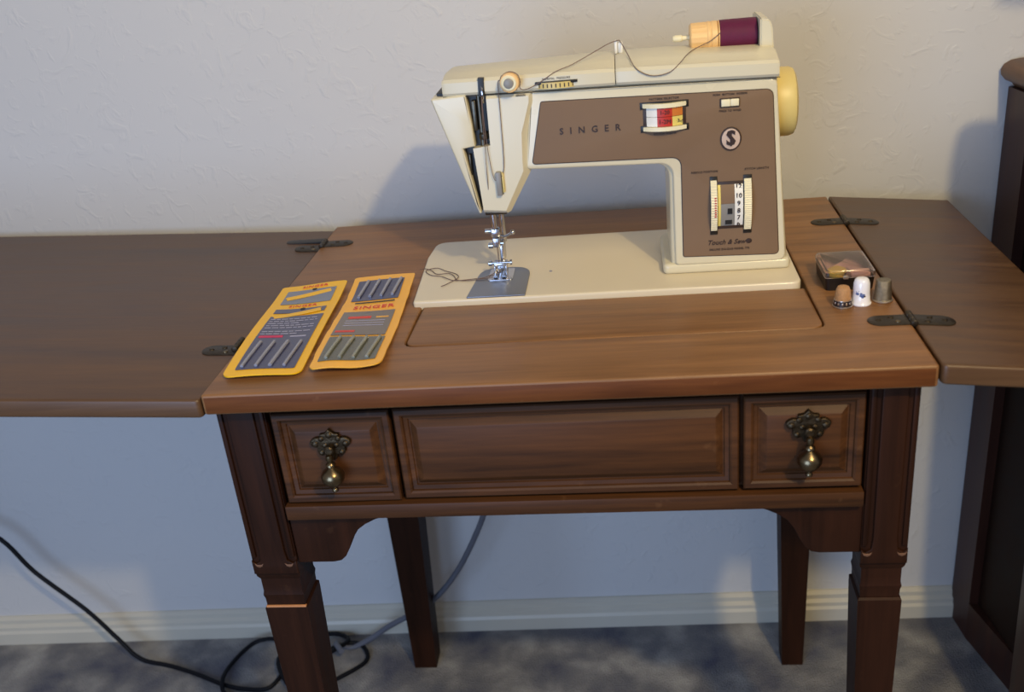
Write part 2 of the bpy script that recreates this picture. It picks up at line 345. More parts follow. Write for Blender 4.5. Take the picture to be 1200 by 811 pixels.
def handle(dr_, cx, cz):
    y = .0135
    ol = [(cx+a, cz+b) for a, b in lobes()]
    h = plate('drop_handle', [ol], y-.0028, y+.002, M['bronze'], dr_, 'XZ', bev=.0011)
    bm = bmesh.new()
    for (dx, dz, r) in ((0, .012, .003), (.0075, .0085, .0026), (-.0075, .0085, .0026), (.0135, .0035, .003), (-.0135, .0035, .003), (.009, -.005, .0026), (-.009, -.005, .0026), (.005, .002, .0024), (-.005, .002, .0024)):
        bmesh.ops.create_uvsphere(bm, u_segments=10, v_segments=6, radius=r, matrix=Matrix.Translation((cx+dx, y-.0028, cz+dz)) @ Matrix.Diagonal((1, .55, 1, 1)))
    lathe(bm, [(.0030, y-.011), (.0042, y-.010), (.0042, y-.0085), (.0025, y-.007), (.0034, y-.002)], 'Y', (cx, 0, cz+.0005), 14)
    pet = obj('rosette', bm, M['bronze'], dr_)
    bm = bmesh.new(); pr = [(.0012, .002), (.0030, .001), (.0036, -.0025), (.0024, -.0050), (.0022, -.0058), (.0042, -.0072), (.0044, -.0090), (.0026, -.0102), (.0040, -.0116), (.0080, -.0142), (.0103, -.0180), (.0100, -.0222), (.0078, -.0262), (.0046, -.0292), (.0022, -.0306), (.0020, -.0316), (.0030, -.0328), (.0028, -.0346), (.0010, -.0356)]
    lathe(bm, [(r, h-.004) for r, h in pr], 'Z', (cx, y-.0112, cz), 20)
    obj('drop_pendant', bm, M['brass'], dr_, smooth=50)
handle(dl, .1005, -.0605); handle(dr, .5015, -.0585)
def bracket(x0, sgn):
    base = [(0, 0), (.094, 0), (.090, -.0035), (.080, -.006), (.070, -.011), (.062, -.017), (.056, -.026), (.051, -.037), (.046, -.046), (.041, -.0505), (.034, -.052), (0, -.052)]
    plate('corner_bracket', [[(x0+sgn*a, -.134+b) for a, b in base]], .017, .033, M['leg'], table, 'XZ', bev=.0008)
bracket(.0465, 1); bracket(.5495, -1)
# front legs: carved upper block, cove, tapered lower block
def sq(cx, cy, hx, hy, z): return [(cx-hx, cy-hy, z), (cx+hx, cy-hy, z), (cx+hx, cy+hy, z), (cx-hx, cy+hy, z)]
def front_leg(x0, x1, inner):
    cx, c_y, h = (x0+x1)/2, .018+(x1-x0)/2-.004, (x1-x0)/2
    bm = bmesh.new(); H = h
    prof = [(H-.002, -.0188), (H-.002, -.196), (H-.0025, -.2005), (H-.0045, -.205), (H-.0045, -.213), (H-.0045, -.219), (H-.0036, -.2235), (H-.0045, -.228), (H-.0047, -.236)]
    loft(bm, [sq(cx, c_y, a, a, z) for a, z in prof])
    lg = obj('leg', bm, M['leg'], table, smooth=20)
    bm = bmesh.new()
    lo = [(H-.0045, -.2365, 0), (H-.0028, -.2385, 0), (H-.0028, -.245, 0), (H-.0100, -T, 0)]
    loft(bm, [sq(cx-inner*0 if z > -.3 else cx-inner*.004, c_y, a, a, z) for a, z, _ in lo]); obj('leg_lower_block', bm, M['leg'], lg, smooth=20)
    # carved front face: raised strip with stopped ends
    yy = c_y-H+.002; w = H-.002
    a = w-.0095
    ol = [(cx-w, -.196), (cx+w, -.196), (cx+w, -.181), (cx+w-.0035, -.1845), (cx+a+.001, -.181), (cx+a, -.170), (cx+a, -.024), (cx-a, -.024), (cx-a, -.170), (cx-a-.001, -.181), (cx-w+.0035, -.1845), (cx-w, -.181)]
    plate('carved_face', [ol], yy-.0028, yy+.001, M['leg'], lg, 'XZ', bev=.001)
    for s in (-1, 1):
        obj('bead', B(cx+s*(w-.0030)-.0022, cx+s*(w-.0030)+.0022, yy-.0024, yy+.001, -.178, -.020, .0012), M['leg'], lg)
    return lg, cx, yy
l1, cx1, y1 = front_leg(.0005, .0475, 1); l2, cx2, y2 = front_leg(.5475, .5905, -1)
bm = B(.0042, .0437, y1+.0012, y1+.0042, -.2390, -.2362, .0006); o = obj('worn_ledge', bm, M['bare'], l1); o['label'] = 'ledge rubbed down to bare orange wood'
M['rub_highlight'] = mat('rubbed_wood_highlight', srgb(112, 78, 56), 0.5)  # paler colour carries the highlight on the rubbed tongues
for lg_, cx_, yy_ in ((l1, cx1, y1), (l2, cx2, y2)):
    for sg in (-1, 1):
        ox = cx_+sg*.0145
        plate('carved_tongue', [[(ox-.0042, -.1835), (ox-.0028, -.1868), (ox, -.1880), (ox+.0028, -.1868), (ox+.0042, -.1835), (ox+.0020, -.1850), (ox-.0020, -.1850)]], yy_-.0034, yy_-.0020, M['rub_highlight'], lg_, 'XZ', bev=.0004)
for x0, x1, dx in ((.018, .063, .004), (.541, .582, -.002)):
    bm = bmesh.new(); cx = (x0+x1)/2; h = (x1-x0)/2
    loft(bm, [sq(cx, .413, h, h, -.0188), sq(cx, .413, h, h, -.2), sq(cx, .413, h-.001, h-.001, -.40), sq(cx-dx, .413, h-.0062, h-.0062, -T)]); obj('leg', bm, M['leg'], table, smooth=20)

# ---------------------------------------------------------------- sewing machine
mc = thing('sewing_machine', 'cream vintage sewing machine with a taupe control panel, set in the table', 'sewing machine', (0.33, 0.26, T))
bedp = rnd([(.1515, .1722, .003), (.5215, .1722, .010), (.5215, .350, .010), (.1470, .350, .016), (.1440, .300, .02)], 8)
bed = plate('bed', [bedp], -.0045, .006, M['bed'], mc, bev=.0022, res=3)
obj('bed_casting', B(.166, .519, .185, .345, -.045, -.004), M['cream'], mc)
sp_ = rnd([(.2045, .1735, .001), (.2620, .1735, .001), (.2620, .252, .022), (.2110, .252, .022)], 10)
plate('slide_plate', [sp_], .0055, .0074, M['steel'], mc, bev=.0004)
plate('needle_plate', [rnd([(.2205, .214, .003), (.246, .214, .003), (.246, .2475, .004), (.2205, .2475, .004)])], .0068, .0082, M['chrome'], mc, bev=.0003)
bm = bmesh.new()
for k in range(3): box(bm, .229+k*.004, .231+k*.004, .222, .238, .0078, .0088)
obj('feed_dogs', bm, M['mech'], mc)
obj('bed_screw', lathe(bmesh.new(), [(.0016, .0055), (.0016, .0066), (.001, .0069)], 'Z', (.283, .236, 0), 12), M['chrome'], mc)
# body: arm, pillar
arm = rnd([(.256, .1945), (.256, .122), (.273, .119, .006), (.4035, .1155, .014), (.4035, .0135), (.5135, .0135), (.5015, .1895, .002)], 8)
plate('arm_and_pillar', [arm], .2115, .305, M['cream'], mc, 'XZ', bev=.004, res=3)
plate('pillar_foot', [rnd([(.3955, .2085, .006), (.5165, .2085, .006), (.5165, .312, .02), (.3955, .312, .02)])], .0058, .0165, M['cream'], mc, bev=.0035, res=3)
# head (loft so its right flank slopes back to the arm)
def head_ring(y, dr_, dl_=0.0, dz=0.0):
    return [(.2395-dl_, y, .1925-dz), (.2390-dl_, y, .1465), (.2225-dl_, y, .1445), (.2262, y, .0815+dz), (.2485+dr_*.5, y, .0795+dz), (.2690+dr_, y, .1200), (.2690+dr_, y, .1300), (.2705+dr_, y, .156), (.2795+dr_, y, .1835), (.2800+dr_, y, .1925-dz)]
bm = bmesh.new(); loft(bm, [head_ring(.2050, 0, 0, .0015), head_ring(.2036, -.0012, 0, .003)][::-1]+[head_ring(.2068, .0012), head_ring(.2125, .0065), head_ring(.300, .0065), head_ring(.305, .003, 0, .003)])
obj('head', bm, M['cream'], mc, smooth=28)
obj('head_collar', B(.2255, .2475, .214, .285, .0755, .0815, .0015), M['mech'], mc)
# face door on the left, hollow dark gap with the mechanism behind
door = [(.1872, .1930, .002), (.2205, .1945, .001), (.2238, .1668), (.2245, .1462), (.2130, .1445), (.2237, .0815), (.2215, .0805, .001)]
plate('face_door', [rnd(door, 4)], .2045, .300, M['cream'], mc, 'XZ', bev=.0018, res=3)
plate('mechanism_housing', [[(.192, .1958), (.2400, .1958), (.2395, .140), (.2275, .082), (.2205, .086)]], .214, .297, M['black'], mc, 'XZ', bev=.0005)
bm = bmesh.new(); lathe(bm, [(.0022, .140), (.0022, .196)], 'Z', (.2315, .211, 0), 10); lathe(bm, [(.004, .1515), (.0045, .153), (.0045, .1565), (.003, .158)], 'Z', (.233, .2105, 0), 12)
box(bm, .2245, .2285, .2085, .214, .160, .188, .001); box(bm, .2165, .2185, .2095, .214, .118, .138, .0008); obj('mechanism_rods', bm, M['mech'], mc)
# top cover in two halves with a thin seam
def lid(x0, x1, name, zl, zr):
    sec = [(.2062, .1905), (.2045, .193), (.2045, .2025), (.2075, .2052), (.2155, .2062), (.2235, .2098), (.2330, .2122), (.270, .2128), (.292, .2102), (.305, .2020), (.307, .1905)]
    bm = bmesh.new(); R = []
    for t in (0, .02, .2, .4, .6, .8, .98, 1):
        x = x0+(x1-x0)*t; q_ = min(1, max(0, (x-.20)/.20)); fz = .45+.42*q_; s = .93 if t in (0, 1) else 1; dz = zl+(zr-zl)*t
        R.append([(x, .255+(y-.255)*(1-(1-s)*.35), .1905+((z if z <= .2052 else .2052+(z-.2052)*fz-max(0, y-.25)*.08*(1-q_))-.1905)*s+dz) for y, z in sec])
    loft(bm, R); return obj(name, bm, M['lid'], mc, smooth=30)
lid(.1995, .3578, 'top_cover', .0035, .002); lid(.3586, .5025, 'top_cover', .002, -.0015)
bm = bmesh.new(); loft(bm, [[(x, .2062, z0) for x, z0 in ((.1995, .1930), (.503, .1882), (.503, .1888), (.1995, .1936))], [(x, .2042+.0012, z0) for x, z0 in ((.1995, .1930), (.503, .1882), (.503, .1888), (.1995, .1936))]]); obj('cover_seam', bm, M['seam'], mc)
plate('take_up_slot_shade', [[(.2330, .1920), (.2385, .1920), (.2392, .2085), (.2338, .2088)]], .2030, .2090, M['black'], mc, 'XZ', bev=.0002)  # black strip set proud, its colour standing for the shade inside the slot
obj('take_up_lever', tube(bmesh.new(), [(.2365, .206, .186), (.2368, .2015, .192), (.2368, .2018, .198), (.236, .2045, .202)], .0010, 6, 4), M['chrome'], mc)
# right hump carrying the spool pin
bm = bmesh.new(); loft(bm, [[(.4905, y, .2075), (.5035, y, .2000), (.5015, y, .2270), (.4990, y, .2330), (.4905, y, .2350)] for y in (.245, .300)])
bmesh.ops.bevel(bm, geom=bm.edges[:], offset=.0012, segments=2, affect='EDGES'); obj('spool_post', bm, M['lid'], mc)
obj('spool_pin', lathe(bmesh.new(), [(.0022, .413), (.0032, .415), (.0032, .421), (.0022, .422), (.0022, .4905)], 'X', (0, .27, .2195), 12), M['creamknob'], mc)
bm = bmesh.new(); n = 40; prof = [(.0120, .4285), (.0135, .4295), (.0135, .4300), (.0137, .4440), (.0145, .4450), (.0145, .4470), (.0140, .4480), (.0146, .4490), (.0146, .4535), (.0136, .4542)]
R = []
for r, h in prof:
    R.append([(h, .27+(r+(.00045 if (i % 2) and .4295 < h < .4445 else 0))*math.cos(2*math.pi*i/n), .2185+(r+(.00045 if (i % 2) and .4295 < h < .4445 else 0))*math.sin(2*math.pi*i/n)) for i in range(n)])
loft(bm, R); obj('spool_cap', bm, M['peach'], mc, smooth=20)
# thread guide clip on the cover
bm = bmesh.new(); box(bm, .3615, .3660, .255, .262, .2125, .2225, .0012); box(bm, .3582, .3610, .255, .262, .2125, .2245, .0010); obj('thread_guide', bm, M['white'], mc)
# cream frame and taupe control panel
fr = rnd([(.2800, .1922, .001), (.5010, .1874, .006), (.5118, .0150, .008), (.4075, .0155, .004), (.4070, .1165, .013), (.2700, .1200, .005)], 8)
plate('panel_frame', [fr], .2078, .2135, M['cream'], mc, 'XZ', bev=.002, res=3)
pn = rnd([(.2892, .1822, .002), (.4970, .1782, .007), (.5045, .0225, .004), (.4152, .0245, .002), (.4152, .1225, .010), (.2768, .1252, .003)], 8)
panel = plate('control_panel', [pn], .2066, .2085, M['taupe'], mc, 'XZ', bev=.0003)
pn2 = [(x*1.0, z) for x, z in pn]
def grow(ol, d):
    c = []
    n = len(ol)
    for i in range(n):
        a = (Vector(ol[i])-Vector(ol[i-1])); b = (Vector(ol[(i+1) % n])-Vector(ol[i]))
        t = (a.normalized()+b.normalized()) if a.length > 1e-9 and b.length > 1e-9 else Vector((1, 0)); t.normalize()
        c.append((ol[i][0]-t.y*d, ol[i][1]+t.x*d))
    return c
plate('panel_groove', [grow(pn, .0007)], .2072, .2080, M['brown'], mc, 'XZ', bev=.0001)
YF = .2063
text('brand_lettering', 'SINGER', .0084, (.3325, YF, .1540), M['brown'], panel, spacing=2.35, bold=.0001)
# emblem
def ell(cx, cz, a, b, n=36): return [(cx+a*math.cos(2*math.pi*i/n), cz+b*math.sin(2*math.pi*i/n)) for i in range(n)]
em = plate('emblem', [ell(.4600, .1365, .0095, .0108)], .2052, .2068, M['brown'], mc, 'XZ', bev=.0003)
plate('emblem_face', [ell(.4600, .1365, .0082, .0095)], .2047, .2055, M['pinkface'], em, 'XZ', bev=.0002)
text('emblem_letter', 'S', .0185, (.4600, .2044, .1368), M['brown'], em, bold=.0006)
bm = B(.4592, .4608, .2040, .2046, .1300, .1420); obj('emblem_figure', bm, M['brown'], em)
# button window
bt = obj('button', B(.4505, .4680, .2050, .2068, .1655, .1735, .0004), M['brown'], mc)
obj('button_face', B(.4515, .4595, .2038, .2056, .1663, .1727, .0006), M['creamknob'], bt); obj('button_face', B(.4597, .4672, .2042, .2056, .1663, .1727, .0006), M['creamknob'], bt)
# segment solids for the dials
def seg(R, c, a0, a1, w0, w1, axis, cen, n=14, ribs=0, yc=None):
    """disc sector arc: axis X -> wheel turning about x, face to -y; axis Z -> about z"""
    ring0, ring1 = [], []
    bm = bmesh.new(); pts = []
    m_ = max(n, ribs*2)
    for i in range(m_+1):
        a = a0+(a1-a0)*i/m_; r = R-(c if (ribs and i % 2) else 0); pts.append((r*math.sin(a), -r*math.cos(a)))
    inner = [(x*.90, y*.90) for x, y in pts[::-1]]
    ol = pts+inner
    def put(p, w): return (w, cen[1]+p[1], cen[2]+p[0]) if axis == 'X' else (cen[0]+p[0], cen[1]+p[1], w)
    loft(bm, [[put(p, w0) for p in ol], [put(p, w1) for p in ol]]); return bm
# twin vertical dials: x .441-.478, z .046-.101
R = .0500; am = math.asin(.0262/R)
yc = YF+R-.0075
for (x0, x1, ribs, nm, mt) in ((.4413, .4470, 22, 'stitch_dial', 'creamknob'), (.4720, .4785, 26, 'stitch_dial', 'creamknob')):
    obj('dial_slot', B(x0-.0006, x1+.0006, .2056, .2068, .0455, .1020, .0002), M['black'], mc)
    obj(nm, seg(R, .0005, -am, am, x0, x1, 'X', (0, yc, .0738), ribs=ribs), M[mt], mc, smooth=15)
R2 = .0460; am2 = math.asin(.0222/R2); yc2 = YF+R2-.0052
obj('dial_slot', B(.4465, .4724, .2057, .2068, .0510, .0966, .0002), M['brown'], mc)
def band(x0, x1, a0, a1, mt, nm='dial_band', rr=R2, yy=yc2): return obj(nm, seg(rr, 0, a0, a1, x0, x1, 'X', (0, yy, .0738)), M[mt], mc, smooth=50)
band(.4478, .4503, -am2, am2, 'yellowp'); band(.4504, .4630, .06, am2, 'taupe'); band(.4504, .4630, -am2, .055, 'greyp'); dn = band(.4632, .4708, -am2, am2, 'white')
def onarc(body, ang, x, size, mt, par):
    z = .0738+(R2+.0001)*math.sin(ang); y = yc2-(R2+.0001)*math.cos(ang); text('dial_number', body, size, (x, y-.0002, z), M[mt], par, bold=.0001)
for i, s in enumerate(['12', '10', '9', '8', '7', '6']): onarc(s, .40-(0 if i == 0 else .19)-.155*max(0, i-1), .4668, .0062, 'brown', dn)
for i, s in enumerate((-.10, -.34)):
    z = .0738+R2*math.sin(s); y = yc2-R2*math.cos(s); obj('stitch_symbol', B(.4565-(.002*i), .4608, y-.0005, y+.001, z-.0027, z+.0027), M['black'], mc)
for i in range(9):
    a = -.18+.045*i; z = .0738+R*math.sin(a); y = yc-R*math.cos(a); obj('red_mark', B(.4445, .4462, y-.0003, y+.001, z-.0005, z+.0005), M['red'], mc)
# upper horizontal dial: x .380-.421, z .148-.174
R = .0340; am = math.asin(.0196/R); yd = YF+R-.0072; cx = .4008
for z0, z1 in ((.1490, .1526), (.1700, .1738)):
    obj('dial_slot', B(cx-.0218, cx+.0218, .2056, .2068, z0-.0012, z1+.0012, .0002), M['black'], mc)
    obj('pattern_dial', seg(R, 0, -am, am, z0, z1, 'Z', (cx, yd, 0), n=20), M['creamknob'], mc, smooth=50)
R = .0312; yd = YF+R-.0052; am = math.asin(.0180/R)
obj('dial_slot', B(cx-.0192, cx+.0192, .2057, .2068, .1520, .1705, .0002), M['brown'], mc)
for a0, a1, z0, z1, mt in ((-am, -.22, .1530, .1614, 'white'), (-am, -.22, .1618, .1697, 'white'), (-.22, .22, .1530, .1614, 'red'), (-.22, .22, .1618, .1697, 'red'), (.22, am, .1530, .1614, 'yellowp'), (.22, am, .1618, .1697, 'orange')):
    b_ = obj('dial_band', seg(R, 0, a0, a1, z0, z1, 'Z', (cx, yd, 0), n=8), M[mt], mc, smooth=50)
text('dial_print', '1-2M', .0055, (cx, yd-R-.0002, .1572), M['brown'], b_); text('dial_print', '1-20', .0050, (cx, yd-R-.0002, .1656), M['brown'], b_); text('dial_print', '1-3-4', .0042, (cx+.0125, yd-R+.0022, .1572), M['brown'], b_)
# small captions
cap = [('PATTERN SELECTOR', .4008, .1772, .0026), ('STITCH WIDTH', .4008, .1453, .0026), ('PUSH  BUTTON  BOBBIN', .4595, .1768, .0024), ('PRESS TO WIND', .4595, .1620, .0024), ('NEEDLE POSITION', .4360, .1068, .0026), ('STITCH LENGTH', .4835, .1072, .0026)]
for s, x, z, h in cap: text('caption', s, h, (x, YF, z), M['brown'], panel, spacing=1.15)
text('model_script', 'Touch & Sew', .0066, (.4555, YF, .0370), M['brown'], panel, shear=.35, bold=.00008)
plate('model_badge', [ell(.4768, .0372, .0028, .0024)], .2060, .2068, M['brown'], panel, 'XZ', bev=.0001)
text('caption', 'DELUXE ZIG-ZAG MODEL 775', .0026, (.4585, YF, .0300), M['brown'], panel, spacing=1.1)
# hand wheel
bm = bmesh.new(); lathe(bm, [(.012, .4985), (.0300, .5030), (.0318, .5045), (.0322, .5070), (.0318, .5180), (.0305, .5215), (.0270, .5235), (.012, .5240), (.010, .5225)], 'X', (0, .255, .1565), 48); obj('hand_wheel', bm, M['ivory'], mc)
# tension knob at the head
kn = obj('tension_knob', lathe(bmesh.new(), [(.0070, .2045), (.0088, .2030), (.0090, .1990), (.0090, .1945), (.0082, .1925), (.0055, .1918)], 'Y', (.2635, 0, .2040), 28), M['peach'], mc)
obj('knob_ring', lathe(bmesh.new(), [(.0070, .1935), (.0070, .1918), (.0060, .1910), (.0050, .1912)], 'Y', (.2630, 0, .2040), 28), M['creamknob'], kn)
obj('knob_cap', lathe(bmesh.new(), [(.0045, .1920), (.0045, .1903), (.0036, .1898)], 'Y', (.2630, 0, .2040), 24), M['greyp'], kn)
# pressure scale: edge of a small wheel peeping from the cover seam
ps = obj('pressure_dial', seg(.034, .0, -.55, .55, .1945, .2000, 'Z', (.3045, .2345, 0), n=20), M['ivory'], mc)
obj('dial_slot', B(.2855, .3240, .2032, .2062, .1985, .2010, .0003), M['black'], mc)
for i in range(9):
    a = -.46+.115*i; obj('scale_mark', B(.3045+.034*math.sin(a)-.0005, .3045+.034*math.sin(a)+.0005, .2343-.034*math.cos(a), .2355-.034*math.cos(a), .1955, .1990), M['brown'], ps)
text('caption', 'NORMAL  PRESSURE', .0026, (.3050, .2044, .2030), M['brown'], ps, spacing=1.1)
text('caption', 'TENSION', .0022, (.2715, .2032, .1905), M['brown'], mc)
# needle bar, presser bar, clamp, foot
bm = bmesh.new(); lathe(bm, [(.0032, .048), (.0032, .085)], 'Z', (.2295, .240, 0), 14); obj('needle_bar', bm, M['chrome'], mc)
bm = bmesh.new(); lathe(bm, [(.0030, .034), (.0030, .085)], 'Z', (.2355, .258, 0), 14); obj('presser_bar', bm, M['chrome'], mc)
bm = bmesh.new(); box(bm, .2255, .2350, .2355, .2445, .0455, .0545, .0015); lathe(bm, [(.0022, .2195), (.0024, .2200), (.0024, .2255), (.0014, .2260), (.0014, .2330)], 'X', (0, .240, .0515), 12); obj('needle_clamp', bm, M['chrome'], mc)
bm = bmesh.new(); tube(bm, [(.234, .238, .0470), (.240, .236, .0465), (.2455, .235, .0490), (.2475, .235, .0500)], .0013, 8, 4); bmesh.ops.create_uvsphere(bm, u_segments=10, v_segments=8, radius=.0026, matrix=Matrix.Translation((.2480, .235, .0503))); obj('clamp_screw', bm, M['chrome'], mc)
bm = bmesh.new(); box(bm, .2265, .2345, .236, .244, .0345, .0445, .0012); lathe(bm, [(.0032, .2220), (.0034, .2265)], 'X', (0, .239, .0365), 12); lathe(bm, [(.0028, .2345), (.0028, .2375)], 'X', (0, .239, .0385), 12); obj('needle_holder', bm, M['chrome'], mc)
obj('needle', lathe(bmesh.new(), [(.0009, .036), (.0009, .026), (.0006, .024), (.0005, .010), (.0001, .006)], 'Z', (.2310, .238, 0), 8), M['chrome'], mc)
bm = bmesh.new(); box(bm, .2325, .2365, .2400, .2600, .0165, .0370, .001); box(bm, .2255, .2395, .2330, .2450, .0155, .0185, .001); lathe(bm, [(.0028, .2205), (.0030, .2240), (.0012, .2245), (.0012, .2420), (.0028, .2425), (.0028, .2445)], 'X', (0, .236, .0185), 12); obj('presser_ankle', bm, M['chrome'], mc)
ft = bmesh.new()
for x in (.2265, .2350):
    loft(ft, [[(x, .244, z), (x+.0040, .244, z), (x+.0042, .2210, z), (x-.0002, .2210, z)] for z in (.0082, .0094)]); loft(ft, [[(x, .2212, z), (x+.0040, .2212, z), (x+.0040, .2165, z+.0022), (x, .2165, z+.0022)] for z in (.0082, .0094)])
box(ft, .2265, .2390, .236, .2385, .0085, .0165, .0006); box(ft, .2262, .2278, .2300, .2400, .0085, .0165, .0005); box(ft, .2378, .2394, .2300, .2400, .0085, .0165, .0005); obj('presser_foot', ft, M['chrome'], mc)
# thread check on the head front
obj('thread_guard', B(.2415, .2465, .1995, .2045, .0985, .1215, .0008), M['greyp'], mc); obj('thread_guard_hook', B(.2470, .2490, .2005, .2045, .1010, .1205, .0008), M['ivory'], mc)

# thread spool with the strand that runs through the machine
spl = thing('thread_spool', 'spool of maroon thread lying on the pin on top of the sewing machine', 'thread', (.473, .27, .2185+T))
obj('thread_winding', lathe(bmesh.new(), [(.0135, .4556), (.0146, .4562), (.0148, .4600), (.0148, .4860), (.0146, .4892), (.0135, .4898)], 'X', (0, .27, .2185), 40), M['maroon'], spl)
obj('spool_end', lathe(bmesh.new(), [(.0030, .4545), (.0146, .4547), (.0146, .4556), (.0135, .4558)], 'X', (0, .27, .2185), 32), M['peach'], spl)
obj('spool_end', lathe(bmesh.new(), [(.0140, .4894), (.0146, .4897), (.0146, .4903), (.003, .4904)], 'X', (0, .27, .2185), 32), M['black'], spl)
path = [(.4560, .256, .2235), (.4470, .2537, .2175), (.4390, .2515, .2145), (.4300, .240, .2128), (.4230, .224, .2112), (.4160, .2090, .2072), (.4070, .2030, .2010), (.3950, .2030, .1985), (.3850, .2035, .2005), (.3760, .2060, .2068), (.3700, .232, .2150), (.3640, .2545, .2232), (.3612, .2545, .2245),
        (.352, .248, .2228), (.340, .235, .2190), (.3200, .218, .2120), (.3050, .2075, .2085), (.2950, .2030, .2035), (.2850, .2010, .1985), (.2760, .1985, .1960), (.2722, .1965, .1985), (.2730, .1960, .2040), (.2710, .1960, .2105), (.2640, .1960, .2135), (.2570, .1960, .2105), (.2545, .1990, .2060)]
obj('thread_strand', tube(bmesh.new(), path, .00042, 5, 5), M['strand'], spl)
path = [(.2545, .1990, .2060), (.2520, .2015, .2020), (.2515, .2015, .1700), (.2500, .2015, .1250), (.2440, .2000, .1150), (.2395, .2010, .1160), (.2368, .2005, .1400), (.2360, .1995, .1700), (.2362, .1990, .1940), (.2350, .1995, .1700), (.2335, .2010, .1200), (.2315, .2120, .0800), (.2300, .2340, .0560), (.2302, .2355, .0460), (.2306, .2365, .0300), (.2308, .2365, .0120)]
obj('thread_strand', tube(bmesh.new(), path, .00038, 5, 4), M['strand'], spl)
for path in ([(.2310, .2340, .0100), (.2260, .2240, .0084), (.2130, .2190, .0082), (.2000, .2200, .0070), (.1880, .2240, .0068), (.1830, .2360, .0068), (.1760, .2440, .0070), (.1640, .2440, .0068), (.1560, .2560, .0068), (.1490, .2620, .0068), (.1420, .2640, .0060)],
             [(.2300, .2380, .0095), (.2180, .2240, .0082), (.2040, .2240, .0069), (.1850, .2230, .0068), (.1700, .2360, .0070), (.1580, .2420, .0068), (.1500, .2560, .0068), (.1610, .2620, .0070), (.1720, .2520, .0068), (.1840, .2420, .0068), (.1880, .2300, .0068), (.1790, .2140, .0068), (.1740, .2080, .0068)]):
    obj('thread_tail', tube(bmesh.new(), path, .00042, 5, 5), M['strand'], spl)

def cardtext(body, size, u, v, m, p, wave, h=.0009, **k):
    o = text('card_lettering', body, size, (u, v, 0), m, p, 'XY', depth=.00015, **k)
    for q in o.data.vertices: q.co.z += wave(q.co.x, q.co.y)+h
# ---------------------------------------------------------------- needle packets
def packet(name, label, x, y, rot, Wd, Ln, wave, base, group):
    p = thing(name, label, 'needle packet', (x, y, T), group, local=True); p.rotation_euler = (0, 0, rot)
    def sheet(nm, u0, u1, v0, v1, h, m, par=p, round_=.0, nu=10, nv=22, th=.0003, wob=0.0, shear=0.0):
        bm = bmesh.new(); R1, R2 = [], []
        rows = [v0+(v1-v0)*j/nv for j in range(nv+1)]
        if round_: rows = sorted(set(rows+[v0+round_*q for q in (.03, .1, .22, .4, .6, .8)]+[v1-round_*q*.45 for q in (.05, .3, .7)]))
        nv = len(rows)-1
        for j, v in enumerate(rows):
            ins_ = 0
            if round_:
                d, rr_ = (v-v0, round_) if v-v0 < v1-v else (v1-v, round_*.4)
                if d < rr_: ins_ = rr_-math.sqrt(max(0, rr_**2-(rr_-d)**2))
            wv = wob*math.sin(j*1.7+1)*(.5+.5*math.sin(j*.9))
            a, b = u0+ins_+wv, u1-ins_+wv*.6
            R1.append([(a+(b-a)*i/nu, v+shear*(i/nu-.5), wave(a+(b-a)*i/nu, v)+h) for i in range(nu+1)])
        T1 = [[bm.verts.new(q) for q in r] for r in R1]; T0 = [[bm.verts.new((q[0], q[1], q[2]-th)) for q in r] for r in R1]
        for j in range(nv):
            for i in range(nu):
                bm.faces.new((T1[j][i], T1[j][i+1], T1[j+1][i+1], T1[j+1][i])); bm.faces.new((T0[j][i+1], T0[j][i], T0[j+1][i], T0[j+1][i+1]))
            bm.faces.new((T0[j][0], T1[j][0], T1[j+1][0], T0[j+1][0])); bm.faces.new((T1[j][nu], T0[j][nu], T0[j+1][nu], T1[j+1][nu]))
        for i in range(nu):
            bm.faces.new((T0[0][i], T0[0][i+1], T1[0][i+1], T1[0][i])); bm.faces.new((T0[nv][i+1], T0[nv][i], T1[nv][i], T1[nv][i+1]))
        return obj(nm, bm, m, par, smooth=50)
    return p, sheet
wv1 = lambda u, v: .0036+.0012*math.sin(v*22)+.0010*math.sin(u*60+v*20)+max(0, v-.17)*.05*(.5+u*12)
# left packet: local u across (0-.070), v away from the front (0-.213)
p1, sh = packet('needle_packet', 'yellow-bordered needle packet with navy lower window, leftmost on the table top', .0095, .026, .052, .070, .214, wv1, None, 'needle packets on the table')
sh('backing_card', 0, .0700, 0, .2140, 0, M['card'], round_=.009, th=.0012)
wn = sh('print_window', .0095, .0625, .0100, .1300, .0006, M['navy'], round_=.002)
sh('print_window', .0095, .0610, .1385, .1500, .0006, M['navy'], nv=4)
sh('print_window', .0095, .0615, .1640, .1990, .0006, M['slate'], round_=.001, nv=8)
def banner(sh_, v, m=M['card'], du=0):
    sh_('banner', .0130+du, .0570, v-.0040, v+.0045, .0010, m, nv=3, wob=.002, shear=.014)
banner(sh, .1350); banner(sh, .1850)
for j in range(7):
    v = .1215-j*.0056-(.004 if j > 4 else 0); x = .012; k = 0
    while x < (.058 if j not in (2, 6) else .040):
        wl = random.uniform(.003, .008); sh('print_line', x, min(.059, x+wl), v-.0009, v+.0009, .0009, M['ink'], nu=1, nv=1, th=.0001); x += wl+.0012
sh('print_bar', .0125, .0350, .0755, .0800, .0009, M['pink'], nu=3, nv=1); sh('print_line', .0420, .0570, .0765, .0785, .0009, M['ink'], nu=2, nv=1)
for k in range(4):
    u0 = .0150+k*.0125; bm = bmesh.new(); v0, v1 = .0140, .0640
    n_ = 10
    tube(bm, [(u0+.0035*i/n_, v0+(v1-v0)*i/n_, wv1(u0, v0+(v1-v0)*i/n_)+.0016) for i in range(n_+1)], .0018 if k == 2 else .0015, 8, 1); obj('needle', bm, M['blister'], p1)
